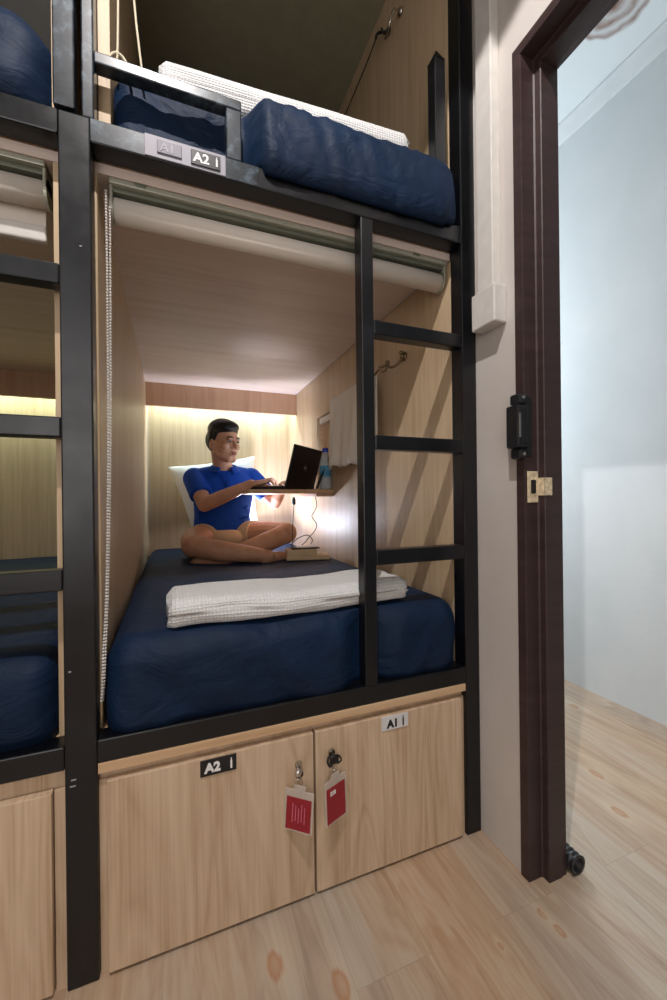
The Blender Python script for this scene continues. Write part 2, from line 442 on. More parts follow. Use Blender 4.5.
# black rim-lock keeper on the jamb
bm = B()
box(bm, 1.160, 1.196, -.190, -.150, 1.105, 1.212, .004)
box(bm, 1.172, 1.196, -.185, -.150, 1.215, 1.243, .006); box(bm, 1.172, 1.196, -.185, -.150, 1.078, 1.105, .006)
box(bm, 1.196, 1.215, -.1815, -.1740, 1.085, 1.238, .002)
keeper = obj('lock_keeper', bm, BLACKP, door)
bm = B(); box(bm, 1.163, 1.169, -.1915, -.1895, 1.130, 1.190, .0005); box(bm, 1.172, 1.190, -.1915, -.1897, 1.118, 1.198, .0005, mi=1)
obj('latch_slot', bm, [CHROME, MATTBLK], keeper)
bm = B()
for z in (1.232, 1.09): cone(bm, (1.183, -.1853, z), .005, (1.183, -.1875, z), .0045)
obj('screw', bm, CHROME, keeper)
bm = B()
box(bm, 1.204, 1.239, -.1775, -.1745, .967, 1.047, .001); box(bm, 1.2385, 1.2405, -.1985, -.1745, .985, 1.03, .0005)
box(bm, 1.2385, 1.264, -.1985, -.1955, .985, 1.03, .001)
sp_ = obj('strike_plate', bm, BRASS, door)
bm = B(); box(bm, 1.214, 1.229, -.1785, -.1768, .990, 1.025, .003); obj('bolt_hole', bm, MATTBLK, sp_)

# wall trunking and junction box
t = thing('cable_trunking', 'white plastic cable trunking with a junction box on the wall beside the bunk', 'trunking', (1.2, -.06, 1.45))
bm = B(); box(bm, 1.170, 1.2, -.100, -.040, 1.54, H, .003); obj('channel', bm, WHITEP, t)
bm = B(); box(bm, 1.157, 1.2, -.118, -.030, 1.449, 1.55, .004); obj('junction_box', bm, WHITEP, t)

# ------------------------------------------------------------------ bunk frame
fr = thing('bunk_frame', 'black steel bunk frame with posts, rails and a ladder holding the occupied compartment', 'bunk bed frame', (.68, .0, 0))
def part(name, coords, m=STEEL, p=fr, bev=.003): return obj(name, box(B(), *coords, bev), m, p)
part('post', (XL, XLR, 0, .05, 0, 1.7690))
part('post', (1.1486, XR-.001, 0, .05, 0, H))
part('upright', (.199, .2215, 0, .045, 1.7692, H), WORN)
part('rail', (XLR, 1.1486, 0, .05, .4434, .4914))
part('rail', (XLR, 1.1486, 0, .05, 1.7196, 1.7691))
part('guard_rail', (.2215, .5215, 0, .03, 1.8869, 1.9115), WORN)
part('guard_post', (.487, .5215, 0, .035, 1.7692, 1.8868), WORN)
part('worn_rail_face', (.2145, .56, -.0015, 0, 1.7215, 1.7675), WORN, bev=.0006)
part('ladder_stile', (.8261, .8624, 0, .04, .4915, 1.7195))
for zt, zb in ((1.4551, 1.4174), (1.1502, 1.1122), (.8444, .8043)): part('ladder_rung', (.8624, 1.1486, 0, .038, zb, zt))
bm = B(); box(bm, 1.064, 1.100, -.0, .036, 1.7692, 2.235, .003)
cap_ = [bm.verts.new(p) for p in ((1.064, 0, 2.235), (1.100, 0, 2.235), (1.100, .036, 2.235), (1.064, .036, 2.235), (1.082, .018, 2.272))]
for i in range(4): bm.faces.new([cap_[i], cap_[(i+1) % 4], cap_[4]])
bm.faces.new(cap_[:4][::-1])
obj('grab_handle', bm, STEEL, fr)
part('bed_board', (XLR, 1.1486, .051, 1.86, .447, .488), OAKE)
part('bed_board', (XLR+.006, 1.1486, .051, 1.86, 1.722, 1.7655), OAKE)
# plate and signs along the upper rail
pl = obj('sign_strip', box(B(), .316, .484, -.0045, -.0015, 1.722, 1.768, .0006), SIGNG, fr, label='grey strip carrying two bunk number plates')
obj('number_plate', box(B(), .340, .390, -.0075, -.0045, 1.732, 1.759, .001), SIGNG2, pl)
obj('number_plate', box(B(), .409, .472, -.0075, -.0045, 1.728, 1.760, .001), SIGNB, pl)
def text_mesh(txt, size, bold=.0):
    cu = bpy.data.curves.new('t', 'FONT'); cu.body = txt; cu.size = size; cu.extrude = .0004; cu.offset = bold
    o = bpy.data.objects.new('t', cu); C.objects.link(o)
    me = bpy.data.meshes.new_from_object(o.evaluated_get(bpy.context.evaluated_depsgraph_get()))
    bpy.data.objects.remove(o); return me
def sign_text(name, txt, x, y, z, size, mat, parent, bold=.0012):
    """upright lettering on a plate facing -y, plus the small bed-post symbol"""
    me = text_mesh(txt, size, bold)
    me.transform(Matrix.Translation((x, y, z)) @ Matrix.Rotation(PI/2, 4, 'X'))
    return obj(name, me, mat, parent)
def pin(name, x, y, z, h, mat, parent, w=None):
    bm = B(); w = w or h*.09
    box(bm, x-w, x+w, y-.0006, y+.0004, z, z+h*.78, .0003); box(bm, x-w*.55, x+w*.55, y-.0006, y+.0004, z+h*.8, z+h, .0003)
    return obj(name, bm, mat, parent)
sign_text('lettering', 'A1', .346, -.0078, 1.7365, .026, SIGNG, pl, .0006)
sign_text('lettering', 'A2', .414, -.0078, 1.7345, .029, LETW, pl, .0008)
pin('symbol', .464, -.0078, 1.734, .022, LETW, pl)
# two slotted plates on the post
bm = B(); box(bm, .168, .177, -.0012, .0, .4205, .4235, .0004); box(bm, .166, .176, -.0012, 0, .408, .411, .0004)
obj('post_slot', bm, SIGNG, fr)
for x_, z_ in ((.168, .640), (.195, 1.50)): obj('paint_chip', ball(B(), (x_, -.001, z_), (.003, .0015, .002), n=10), SIGNG, fr)

# left bunk frame
fl = thing('bunk_frame', 'black steel bunk frame with ladder rungs at the left edge of the picture', 'bunk bed frame', (-.4, .0, 0))
part('post', (-.90, -.845, 0, .05, 0, H), p=fl)
part('upright', (.150, .188, -.004, .034, 1.7750, H), WORN, fl)
part('rail', (-.845, XL, 0, .05, .4434, .4914), p=fl)
part('rail', (-.845, XL, 0, .05, 1.7196, 1.7691), p=fl)
part('ladder_stile', (-.217, -.181, 0, .04, .4915, 1.7195), p=fl)
for zt, zb in ((1.4595, 1.419), (1.152, 1.111), (.845, .803)): part('ladder_rung', (-.181, XL, 0, .038, zb, zt), p=fl)
part('bed_board', (-.845, XL-.001, .051, 1.86, .447, .488), OAKE, fl)
part('bed_board', (-.845, XL-.001, .051, 1.86, 1.722, 1.7655), OAKE, fl)

# ------------------------------------------------------------------ sleeping compartments (oak boxes)
def panel_hole(bm, x0, x1, y0, y1, z0, z1, hy0, hy1, hz0, hz1):
    box(bm, x0, x1, y0, hy0, z0, z1); box(bm, x0, x1, hy1, y1, z0, z1)
    box(bm, x0, x1, hy0, hy1, z0, hz0); box(bm, x0, x1, hy0, hy1, hz1, z1)
pod = thing('sleeping_pod', 'oak lined sleeping compartment with the seated man inside', 'sleeping pod', (.68, .9, .49))
obj('side_panel', box(B(), .191, PXL, .0505, 1.885, .4885, 1.6965, .0015), OAKW, pod)
bm = B(); panel_hole(bm, PXR, 1.170, .0505, 1.885, .4885, 1.6965, .84, 1.277, 1.10, 1.455)
rp = obj('side_panel', bm, OAKW, pod)
bm = B(); box(bm, 1.1945, 1.1985, .83, 1.29, 1.09, 1.465)
box(bm, 1.170, 1.1945, .83, .84, 1.09, 1.465); box(bm, 1.170, 1.1945, 1.277, 1.29, 1.09, 1.465); box(bm, 1.170, 1.1945, .84, 1.277, 1.09, 1.10); box(bm, 1.170, 1.1945, .84, 1.277, 1.455, 1.465)
nc = obj('wall_niche', bm, OAKE, rp)
obj('niche_lintel', box(B(), 1.153, 1.172, .845, 1.24, 1.413, 1.447, .003), BLINDF, nc, label='white bar across the top of the niche')
obj('back_panel', box(B(), PXL, PXR, 1.870, 1.885, .4885, 1.6965), OAKW, pod)
obj('ceiling_panel', box(B(), .191, 1.148, .0505, 1.885, 1.6966, 1.7185, .001), OAKC, pod)
so = obj('soffit', box(B(), PXL+.0005, PXR-.0005, 1.692, 1.712, 1.5570, 1.6964, .001), OAKS, pod)
obj('led_strip', box(B(), PXL+.02, PXR-.02, 1.716, 1.728, 1.600, 1.606), LEDM, so)
obj('corner_bead', box(B(), PXL, PXL+.004, 1.862, 1.870, .70, 1.6965), WHITEP, pod)

pod2 = thing('sleeping_pod', 'dim oak lined compartment behind the ladder rungs at the left edge', 'sleeping pod', (-.35, .9, .49))
obj('side_panel', box(B(), .137, .156, .0505, 1.885, .4885, 1.6965, .0015), OAKW, pod2)
obj('side_panel', box(B(), -.862, -.845, .0505, 1.885, .4885, 1.6965), OAKW, pod2)
obj('back_panel', box(B(), -.845, .137, 1.870, 1.885, .4885, 1.6965), OAKW, pod2)
obj('ceiling_panel', box(B(), -.862, .156, .0505, 1.885, 1.6966, 1.7185, .001), OAKC, pod2)
so2 = obj('soffit', box(B(), -.8445, .1365, 1.692, 1.712, 1.5570, 1.6964, .001), OAKS, pod2)
obj('led_strip', box(B(), -.82, .12, 1.716, 1.728, 1.600, 1.606), LEDM, so2)

pod3 = thing('sleeping_pod', 'dark upper compartment with an oak side wall above the occupied one', 'sleeping pod', (.68, .9, 1.77))
obj('side_panel', box(B(), .222, .246, .0505, 1.885, 1.7695, H-.002, .001), OAKW, pod3)
obj('side_panel', box(B(), PXR, 1.170, .0505, 1.885, 1.7695, H-.002, .001), OAKW, pod3)
obj('back_panel', box(B(), .246, PXR, 1.870, 1.885, 1.7695, H-.002), OAKW, pod3)
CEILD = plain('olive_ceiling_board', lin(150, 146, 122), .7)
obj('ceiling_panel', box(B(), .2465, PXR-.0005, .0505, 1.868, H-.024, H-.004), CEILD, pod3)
pod4 = thing('sleeping_pod', 'upper compartment at the top left corner', 'sleeping pod', (-.35, .9, 1.77))
obj('side_panel', box(B(), .137, .156, .0505, 1.885, 1.7695, H-.002), OAKW, pod4)
obj('side_panel', box(B(), -.862, -.845, .0505, 1.885, 1.7695, H-.002), OAKW, pod4)
obj('back_panel', box(B(), -.845, .137, 1.870, 1.885, 1.7695, H-.002), OAKW, pod4)

# ------------------------------------------------------------------ storage cabinets under the beds
cab = thing('storage_cabinet', 'low oak storage cabinet with two lockable doors under the occupied bed', 'cabinet', (.67, .3, 0))
bm = B()
box(bm, .2150, .2345, .012, .62, 0, .4025); box(bm, 1.1290, 1.1480, .012, .62, 0, .4025); box(bm, .2345, 1.129, .03, .62, .386, .4025)
box(bm, .678, .690, .03, .62, .004, .386); box(bm, .2345, 1.129, .60, .62, .0, .386); box(bm, .2345, 1.129, .03, .60, 0, .010)
box(bm, .2150, 1.1480, .02, .62, .4025, .4205)
obj('carcass', bm, OAK, cab)
obj('top_lip', box(B(), .2150, 1.1480, .0, .06, .4210, .4430, .0015), OAKE, cab)
def door_part(x0, x1, parent, z0=.008, z1=.4042):
    d = obj('door', box(B(), x0, x1, -.002, .0295, z0, z1, .0015), OAK, parent)
    return d
d2 = door_part(.2315, .6800, cab); d1 = door_part(.6860, 1.1300, cab)
pA2 = obj('number_sign', box(B(), .414, .493, -.0045, -.002, .3645, .4005, .0006), SIGNB, d2, label='black number sign with white lettering')
sA = sign_text('lettering', 'A2', .424, -.0048, .3725, .0285, LETW, d2, .0014)
pin('symbol', .4815, -.0048, .3705, .024, LETW, d2)
pA1 = obj('number_sign', box(B(), .870, .950, -.0045, -.002, .366, .4025, .0006), SIGNW, d1, label='light grey number sign with black lettering')
sign_text('lettering', 'A1', .886, -.0048, .3725, .0285, LETB, d1, .0014)
pin('symbol', .9345, -.0048, .3705, .027, LETB, d1, .0022)
def lock(x, z, parent):
    bm = B(); cone(bm, (x, -.002, z), .0095, (x, -.008, z), .0085, 24); cone(bm, (x, -.008, z), .006, (x, -.010, z), .0055, 20)
    return obj('lock', bm, CHROME, parent, smooth=False)
lock(.641, .337, d2); lock(.727, .348, d1)

cab2 = thing('storage_cabinet', 'low oak storage cabinet under the bed at the left edge, one door in view', 'cabinet', (-.35, .3, 0))
bm = B(); box(bm, .1365, .1560, .012, .62, 0, .4025); box(bm, -.845, -.825, .012, .62, 0, .4025); box(bm, -.825, .1365, .60, .62, 0, .4025); box(bm, -.845, .156, .02, .60, .4025, .4425); box(bm, -.35, -.34, .03, .6, 0, .4025)
obj('carcass', bm, OAK, cab2)
door_part(-.335, .1345, cab2); door_part(-.823, -.340, cab2)

# key tags hanging from the locks
def key_tag(name, label, cx, topz, cz0, cz1, w, yaw, tilt, black, loc):
    t = thing(name, label, 'key tag', loc, 'key tags hanging on the cabinet locks')
    # key head + ring at lock
    bm = B()
    if black:
        box(bm, cx-.012, cx+.012, -.026, -.018, topz-.024, topz-.002, .004)
        tube(bm, [(cx-.012, -.02, topz-.002), (cx-.018, -.024, topz-.012), (cx-.012, -.024, topz-.026), (cx, -.02, topz-.020)], .003, 8)
        tube(bm, [(cx+.012, -.02, topz-.006), (cx+.018, -.024, topz-.016), (cx+.008, -.024, topz-.024)], .0022, 8)
        cone(bm, (cx, -.0095, .348), .0035, (cx, -.021, .345), .0035, 12)
        obj('key', bm, KEYB, t, True)
    else:
        box(bm, cx-.003, cx+.003, -.016, -.0095, topz-.004, topz+.006, .001); cone(bm, (cx, -.0225, topz-.004), .0105, (cx, -.0195, topz-.004), .0105, 24)
        obj('key', bm, CHROME, t, True)
    bm = B()
    pts = [(cx+.008*math.sin(a), -.02, topz-.026-.010*math.cos(a)) for a in [i*PI/6 for i in range(12)]]
    tube(bm, pts+[pts[0]], .0012, 8, 2); ball(bm, (cx, -.02, topz-.040), .004, n=12)
    obj('split_ring', bm, CHROME, t, True)
    R = Matrix.Translation((cx, -.026, cz1)) @ Matrix.Rotation(yaw, 4, 'Z') @ Matrix.Rotation(tilt, 4, 'Y')
    h = cz1-cz0
    bm = B(); box(bm, -w/2, w/2, -.0012, .0012, -h, .0, .0008, R); box(bm, -w*.2, w*.2, -.0013, .0013, -.001, .012, .001, R)
    hold = obj('holder', bm, CLEAR, t)
    bm = B(); box(bm, -w/2+.005, w/2-.005, -.0018, -.0010, -h+.004, -.018, .0002, R); cd = obj('card', bm, RED, hold)
    return t, R, h, cd
t, R, h, cd = key_tag('key_tag', 'red card key tag in clear holder hanging from the lock of the left door', .637, .330, .190, .290, .072, math.radians(-36), math.radians(4), False, (.641, -.02, .19))
bm = B()
for i in range(5): box(bm, -.016+.0075*i, -.0135+.0075*i, -.0021, -.0017, -h+.022+.004*(i % 2), -.032-.005*(i % 3), 0, R)
obj('print', bm, PINKL, cd)
t, R, h, cd = key_tag('key_tag', 'red card key tag with white logo hanging from a black key in the right door', .727, .352, .190, .298, .070, math.radians(20), math.radians(-2), True, (.727, -.02, .195))
bm = B()
for i, wd in enumerate((.005, .005, .004)):
    box(bm, -.018+.0062*i, -.018+.0062*i+wd, -.0021, -.0017, -.038, -.028, .0008, R)
    if i < 2: box(bm, -.018+.0062*i+.0016, -.018+.0062*i+wd-.0016, -.0022, -.0018, -.036, -.030, .0002, R, mi=1)
obj('print', bm, [LETW, RED], cd)

# ------------------------------------------------------------------ roller blinds
def blind(name, label, x0, x1, side, loc, drop=False):
    t = thing(name, label, 'blind', loc, 'roller blinds above the openings')
    # head box: top channel with a dark groove
    bm = B(); box(bm, x0, x1, .054, .124, 1.6845, 1.6960, .002); obj('head_channel', bm, BLINDM, t)
    bm = B(); box(bm, x0+.004, x1-.004, .066, .120, 1.674, 1.6844, .002); obj('groove', bm, BLINDD, t)
    bm = B()
    cone(bm, (x0+.007, .092, 1.6465), .0270, (x1-.007, .092, 1.6465), .0270, 40)
    obj('fabric_roll', bm, BLINDF, t, True)
    for xe in (x0, x1-.006):
        bm = B(); box(bm, xe, xe+.006, .060, .124, 1.648, 1.6945, .002); cone(bm, (xe, .092, 1.6465), .0295, (xe+.006, .092, 1.6465), .0295, 32)
        obj('end_bracket', bm, BLINDM, t)
    for xx in ((x0*.93+x1*.07), (x0*.12+x1*.88)): obj('mounting_clip', box(B(), xx-.012, xx+.012, .0515, .0550, 1.690, 1.6963, .001), BLINDD, t)
    return t
bl = blind('roller_blind', 'rolled up white roller blind across the top of the occupied compartment', PXL+.022, 1.140, 0, (.68, .1, 1.6))
bm = B(); n = 0
def bead_line(pts, step=.0068, r=.0030):
    P = smooth_path(pts, 24); acc = 0; last = P[0]
    for p in P[1:]:
        seg = (p-last).length
        while acc+seg >= step:
            f = (step-acc)/seg; q = last.lerp(p, f); ball(bm, q, r, n=6); last = q; seg = (p-last).length; acc = 0
        acc += seg; last = p
bead_line([(.2345, .052, 1.668), (.2355, .050, 1.45), (.2345, .046, 1.1), (.229, .040, .80), (.2235, .026, .66), (.222, .022, .60), (.2185, .024, .555)])
bead_line([(.2405, .064, 1.660), (.2400, .058, 1.40), (.2375, .052, 1.1), (.231, .044, .80), (.2265, .030, .66), (.224, .026, .60), (.2200, .030, .555)])
obj('bead_chain', bm, WHITEP, bl, True)
bl2 = blind('roller_blind', 'white roller blind, a little unrolled, behind the ladder at the left edge', -.83, .122, 0, (-.35, .1, 1.6))
bm = B(); box(bm, -.815, .108, .1175, .1190, 1.590, 1.66); obj('hanging_fabric', bm, BLINDF, bl2)
bm = B(); box(bm, -.817, .110, .109, .127, 1.556, 1.591, .004); obj('bottom_bar', bm, WHITEP, bl2)

# ------------------------------------------------------------------ beds
def mat_disp(x0, x1, y0, zt, seed, front=.020, sag=None):
    def f(p, n):
        d = V((0, 0, 0))
        xm = (p.x-x0)/(x1-x0)
        # swelling of the front side
        if n.y < -.3: d.y -= front*max(0, 1-((p.z-(zt-.09))/.10)**2)*(-n.y)*(.4+.6*math.sin(PI*min(1, max(0, xm))))
        # diagonal pulls running down the front
        k = nz3((p.x*7+p.z*9+seed, p.y*2, seed), 1)*.013*(-n.y if n.y < 0 else .25)
        k += nz3((p.x*22+p.z*14*(1 if p.x < (x0+x1)/2 else -1)+seed*2, p.z*2, 0), 1)*.006*(max(0, -n.y))
        if n.z > .3: k += nz3((p.x*3+p.y*2.2, p.y*1.1-p.x*2, seed), 1)*.007
        d += n*k
        if sag and n.z > .3:
            for sx, sy, sr, sd in sag:
                q = ((p.x-sx)**2+(p.y-sy)**2)/sr**2; d.z -= sd*math.exp(-q)
        return d
    return f
m1 = obj('mattress', soft_box(.2230, 1.1460, .010, 1.866, .4925, .688, .062, .014, mat_disp(.22, 1.14, .03, .684, 2.0, .010, [(.64, 1.45, .28, .02), (.67, 1.10, .24, .014)]), True), NAVY, None, True)
tag(m1, 'navy blue fitted mattress the man sits on', 'mattress', 'navy mattresses'); centred(m1)
m2 = obj('mattress', soft_box(-.842, .1345, .030, 1.866, .4925, .672, .052, .018, mat_disp(-.84, .134, .03, .68, 7.3, .012), True), NAVY, None, True)
tag(m2, 'navy blue mattress behind the lower ladder rungs at the left edge', 'mattress', 'navy mattresses'); centred(m2)
def up_disp(x0, x1, seed, guard):
    def f(p, n):
        d = V((0, 0, 0)); u = min(1, max(0, (p.x-guard)/.05)); u = u*u*(3-2*u)
        w = max(0, 1-p.y/.35)
        q = (p.z-1.772)/(1.945-1.772)
        endd = max(0, (p.x-1.05)/.10); e = math.sqrt(max(0, 1-endd*endd*.8))
        if p.y < .35:
            # right of the guard post the soft mattress rolls out over the rail
            d.y -= u*w*e*(.098*max(.0, 1-((q-.45)/.72)**2)**.5 if q < 1.1 else 0)
            d.z += u*w*(.012*(q-.2)-.042*(1-q)*(1 if p.y < .09 else 0))
            d.z -= .012*(1-u)*w*q
        k = nz3((p.x*9+p.z*10+seed, p.y*3, seed), 1)*.007
        k += (nz3((p.x*34+p.z*9, p.z*5, seed), 1)*.006+nz3((p.x*60-p.z*26, 3, seed), 1)*.003)*max(0, -n.y)
        return d+n*k
    return f
m3 = obj('mattress', soft_box(.248, 1.146, .053, 1.86, 1.774, 1.950, .035, .012, up_disp(.25, 1.15, 3.1, .53)), NAVY, None, True)
tag(m3, 'navy blue mattress bulging over the rail of the upper bunk', 'mattress', 'navy mattresses'); centred(m3)
m4 = obj('mattress', soft_box(-.842, .135, .040, 1.86, 1.772, 2.02, .08, .02, mat_disp(-.84, .134, .03, 1.96, 9.1, .03)), NAVY, None, True)
tag(m4, 'navy blue mattress of the upper bunk at the top left corner', 'mattress', 'navy mattresses'); centred(m4)

def with_uv(me, fn):
    uv = me.uv_layers.new(name='UVMap')
    for l in me.loops: uv.data[l.index].uv = fn(me.vertices[l.vertex_index].co)
def roll(x0, x1, prof, centre_fn, seed, sc=125, nx=90):
    """a folded blanket: closed profile in y-z swept along x, waffle cell uv"""
    bm = bmesh.new(); rings = []; us = [0]
    for i in range(1, len(prof)): us.append(us[-1]+math.dist(prof[i], prof[i-1]))
    for i in range(nx+1):
        t = i/nx; x = x0+(x1-x0)*t; c = centre_fn(t)
        e = min(1, min(t, 1-t)/.02); e = .88+.12*e
        ring = []
        for j, (y, z) in enumerate(prof):
            k = nz3((x*9, j*.35+seed, seed), 1)*.006
            ring.append(bm.verts.new((x+nz3((j*.9, seed, i*.0), 1)*.012*(1 if i in (0, nx) else 0), c[0]+y*e*c[2]+k, c[1]+z*e*c[2]+k*.6)))
        rings.append(ring)
    m = len(prof); uvl = bm.loops.layers.uv.new('UVMap')
    L = us[-1]+math.dist(prof[0], prof[-1])
    for i in range(nx):
        for j in range(m):
            k = (j+1) % m
            f = bm.faces.new([rings[i][j], rings[i+1][j], rings[i+1][k], rings[i][k]])
            uj = us[j]; uk = us[k] if k else L
            for l, (a, b) in zip(f.loops, ((i, uj), (i+1, uj), (i+1, uk), (i, uk))): l[uvl].uv = ((x0+(x1-x0)*a/nx)*sc, b*sc)
    f0 = bm.faces.new(rings[0][::-1]); f1 = bm.faces.new(rings[-1])
    return bm
def slab_prof(w, h, r, n=7):
    P = []
    for cx, cz, a0 in ((-w/2+r, r, PI), (w/2-r, r, 1.5*PI), (w/2-r, h-r, 0), (-w/2+r, h-r, .5*PI)):
        for i in range(n): 
            a = a0+i/(n-1)*PI/2; P.append((cx+r*math.cos(a), cz+r*math.sin(a)))
    # subdivide long edges
    out = []
    for i, p in enumerate(P):
        q = P[(i+1) % len(P)]; out.append(p); d = math.dist(p, q); k = int(d/.012)
        for j in range(1, k): out.append((p[0]+(q[0]-p[0])*j/k, p[1]+(q[1]-p[1])*j/k))
    return out
bm = roll(.352, .985, slab_prof(.225, .064, .031), lambda t: (.149-.006*math.sin(t*5)-.012*t, .686+.006*t+.003*math.sin(t*9), 1-.05*t), 1.3)
wb = obj('folded_blanket', bm, WAFF, None, True)
tag(wb, 'white waffle blanket folded long on the navy mattress behind the ladder', 'blanket', 'white waffle blankets'); centred(wb)
bm = roll(.345, 1.030, slab_prof(.19, .120, .050), lambda t: (.155, 1.956+.030*t, .76+.06*t), 5.3)
wb2 = obj('folded_blanket', bm, WAFF, None, True)
tag(wb2, 'white waffle blanket lying on the navy mattress of the upper bunk', 'blanket', 'white waffle blankets'); centred(wb2)

# pillow
def pillow():
    bm = bmesh.new(); N = 28; g = {}
    W, Hh, T = .56, .44, .075
    for s in (1, -1):
        for i in range(N+1):
            for j in range(N+1):
                u = 2*i/N-1; v = 2*j/N-1
                if s < 0 and (abs(u) == 1 or abs(v) == 1): g[(s, i, j)] = g[(1, i, j)]; continue
                px = u*W/2*(1-.05*(1-v*v))*(1-.13*(1-v)); pz = v*Hh/2*(1-.06*(1-u*u))
                th = T*((1-u**4)*(1-v**4))**.55
                y = s*th+nz3((u*3, v*3, s), 1)*.02*(1-u*u)*(1-v*v)+nz3((u*9, v*6, s*3), 1)*.006
                g[(s, i, j)] = bm.verts.new((px, y, pz))
        for i in range(N):
            for j in range(N): 
                q = [g[(s, i, j)], g[(s, i+1, j)], g[(s, i+1, j+1)], g[(s, i, j+1)]]
                try: bm.faces.new(q)
                except ValueError: pass
    return bm
bm = pillow()
M = Matrix.Translation((.645, 1.768, 1.030)) @ Matrix.Rotation(math.radians(-11), 4, 'X') @ Matrix.Rotation(math.radians(-9), 4, 'Y')
bmesh.ops.transform(bm, matrix=M, verts=bm.verts)
pw = obj('pillow', bm, LINEN, None, True)
tag(pw, 'white pillow propped upright behind the back of the seated man', 'pillow'); centred(pw)
bm = pillow(); bmesh.ops.transform(bm, matrix=Matrix.Translation((.64, 1.77, .74)) @ Matrix.Rotation(math.radians(80), 4, 'X') @ Matrix.Scale(.8, 4), verts=bm.verts)
bm.free()

# ------------------------------------------------------------------ folding table, laptop and small things
TZ = 1.0355
tb = thing('wall_table', 'small oak shelf table fixed to the compartment wall, the laptop on it', 'table', (1.15, 1.2, 1.012))
obj('table_top', box(B(), .706, 1.1495, 1.020, 1.430, 1.0155, TZ, .003), TABLEW, tb)
obj('wall_batten', box(B(), 1.055, 1.1495, 1.030, 1.42, .9985, 1.0150, .002), OAKS, tb)
hd = V((.695, .719, 0)).normalized(); bd = V((-hd.y, hd.x, 0))
BL = V((.893, 1.036, TZ+.001))
lp = thing('laptop', 'open black laptop with its lid towards the camera', 'laptop', tuple(BL))
def lap_M(origin): 
    return Matrix.Translation(origin) @ Matrix((( hd.x, bd.x, 0, 0), (hd.y, bd.y, 0, 0), (0, 0, 1, 0), (0, 0, 0, 1)))
LM = lap_M(BL); W = .338
base = obj('laptop_base', box(B(), 0, W, 0, .225, 0, .017, .003, LM), LAPTOPM, lp)
bm = B()
for r in range(5):
    for c in range(14): box(bm, .022+c*.0202, .022+c*.0202+.0165, .030+r*.019, .030+r*.019+.0155, .0172, .0188, 0, LM)
obj('keyboard', bm, MATTBLK, base)
obj('touchpad', box(B(), .11, .21, .145, .205, .0168, .0174, 0, LM), BLACKP, base)
tilt = math.radians(15)
LL = LM @ Matrix.Translation((0, .004, .012)) @ Matrix.Rotation(tilt, 4, 'X')
bm = B(); box(bm, 0, W, -.004, .004, 0, .222, .003, LL); lid = obj('laptop_lid', bm, LAPTOPM, lp)
obj('screen', box(B(), .008, W-.008, .0041, .0046, .014, .212, 0, LL), SCREEN, lid)
# round maker emblem: ring with slanted letters
bm = B()
cxl, czl, rr = W/2, .110, .016
pts = [LL @ V((cxl+rr*math.cos(a), -.0047, czl+rr*math.sin(a))) for a in [i*PI/10 for i in range(21)]]
tube(bm, pts, .0007, 6, 1)
me = text_mesh('DELL', .011, .0003)
t_ = bmesh.new(); t_.from_mesh(me); bpy.data.meshes.remove(me)
bmesh.ops.transform(t_, matrix=LL @ Matrix.Translation((cxl-.0145, -.0047, czl-.004)) @ Matrix.Rotation(PI/2, 4, 'X'), verts=t_.verts)
merge(bm, t_)
obj('emblem', bm, SIGNG, lid)

# water bottle
bt = thing('water_bottle', 'clear plastic water bottle with a blue cap beside the laptop', 'bottle', (1.105, 1.06, TZ+.001))
def lathe(bm, cx, cy, z0, prof, n=28):
    R = [[bm.verts.new((cx+r*math.cos(2*PI*i/n), cy+r*math.sin(2*PI*i/n), z0+z)) for i in range(n)] for r, z in prof]
    for a in range(len(R)-1):
        for i in range(n): bm.faces.new([R[a][i], R[a][(i+1) % n], R[a+1][(i+1) % n], R[a+1][i]])
    bm.faces.new(R[0][::-1]); bm.faces.new(R[-1]); return bm
bx, by, bz = 1.116, 1.056, TZ+.001
obj('bottle_body', lathe(B(), bx, by, bz, [(.026, 0), (.031, .006), (.031, .05), (.029, .055), (.031, .06), (.031, .135), (.027, .155), (.016, .180), (.0125, .19), (.0125, .2)]), BOTTLE, bt, True)
LBL = plain('blue_and_white_label', lin(96, 168, 206), .5, var=.5, vs=60)
obj('bottle_label', lathe(B(), bx, by, bz+.066, [(.0315, 0), (.0315, .058)]), LBL, bt, True)
obj('cap', lathe(B(), bx, by, bz+.196, [(.0155, 0), (.0155, .019), (.014, .021)]), BLUECAP, bt)
# thin dark tablet leaning by the bottle
tbm = Matrix.Translation((1.040, .0, 0))
bm = B(); Mt = Matrix.Translation((1.062, 1.036, TZ+.004)) @ Matrix.Rotation(math.radians(-63), 4, 'Z') @ Matrix.Rotation(0, 4, 'X')
Mt = Matrix.Translation((1.058, 1.028, TZ+.003)) @ Matrix.Rotation(math.radians(23), 4, 'Y')
tab = thing('tablet', 'thin dark tablet leaning edge on between laptop and water bottle', 'tablet', (1.058, 1.05, TZ+.003))
tb_ = obj('case', box(B(), -.0035, .0035, 0, .022, 0, .19, .0015, Mt), BLACKP, tab)
obj('glass', box(B(), .0035, .0042, .001, .021, .004, .186, 0, Mt), plain('dark_glass', lin(60, 50, 80), .1), tab)

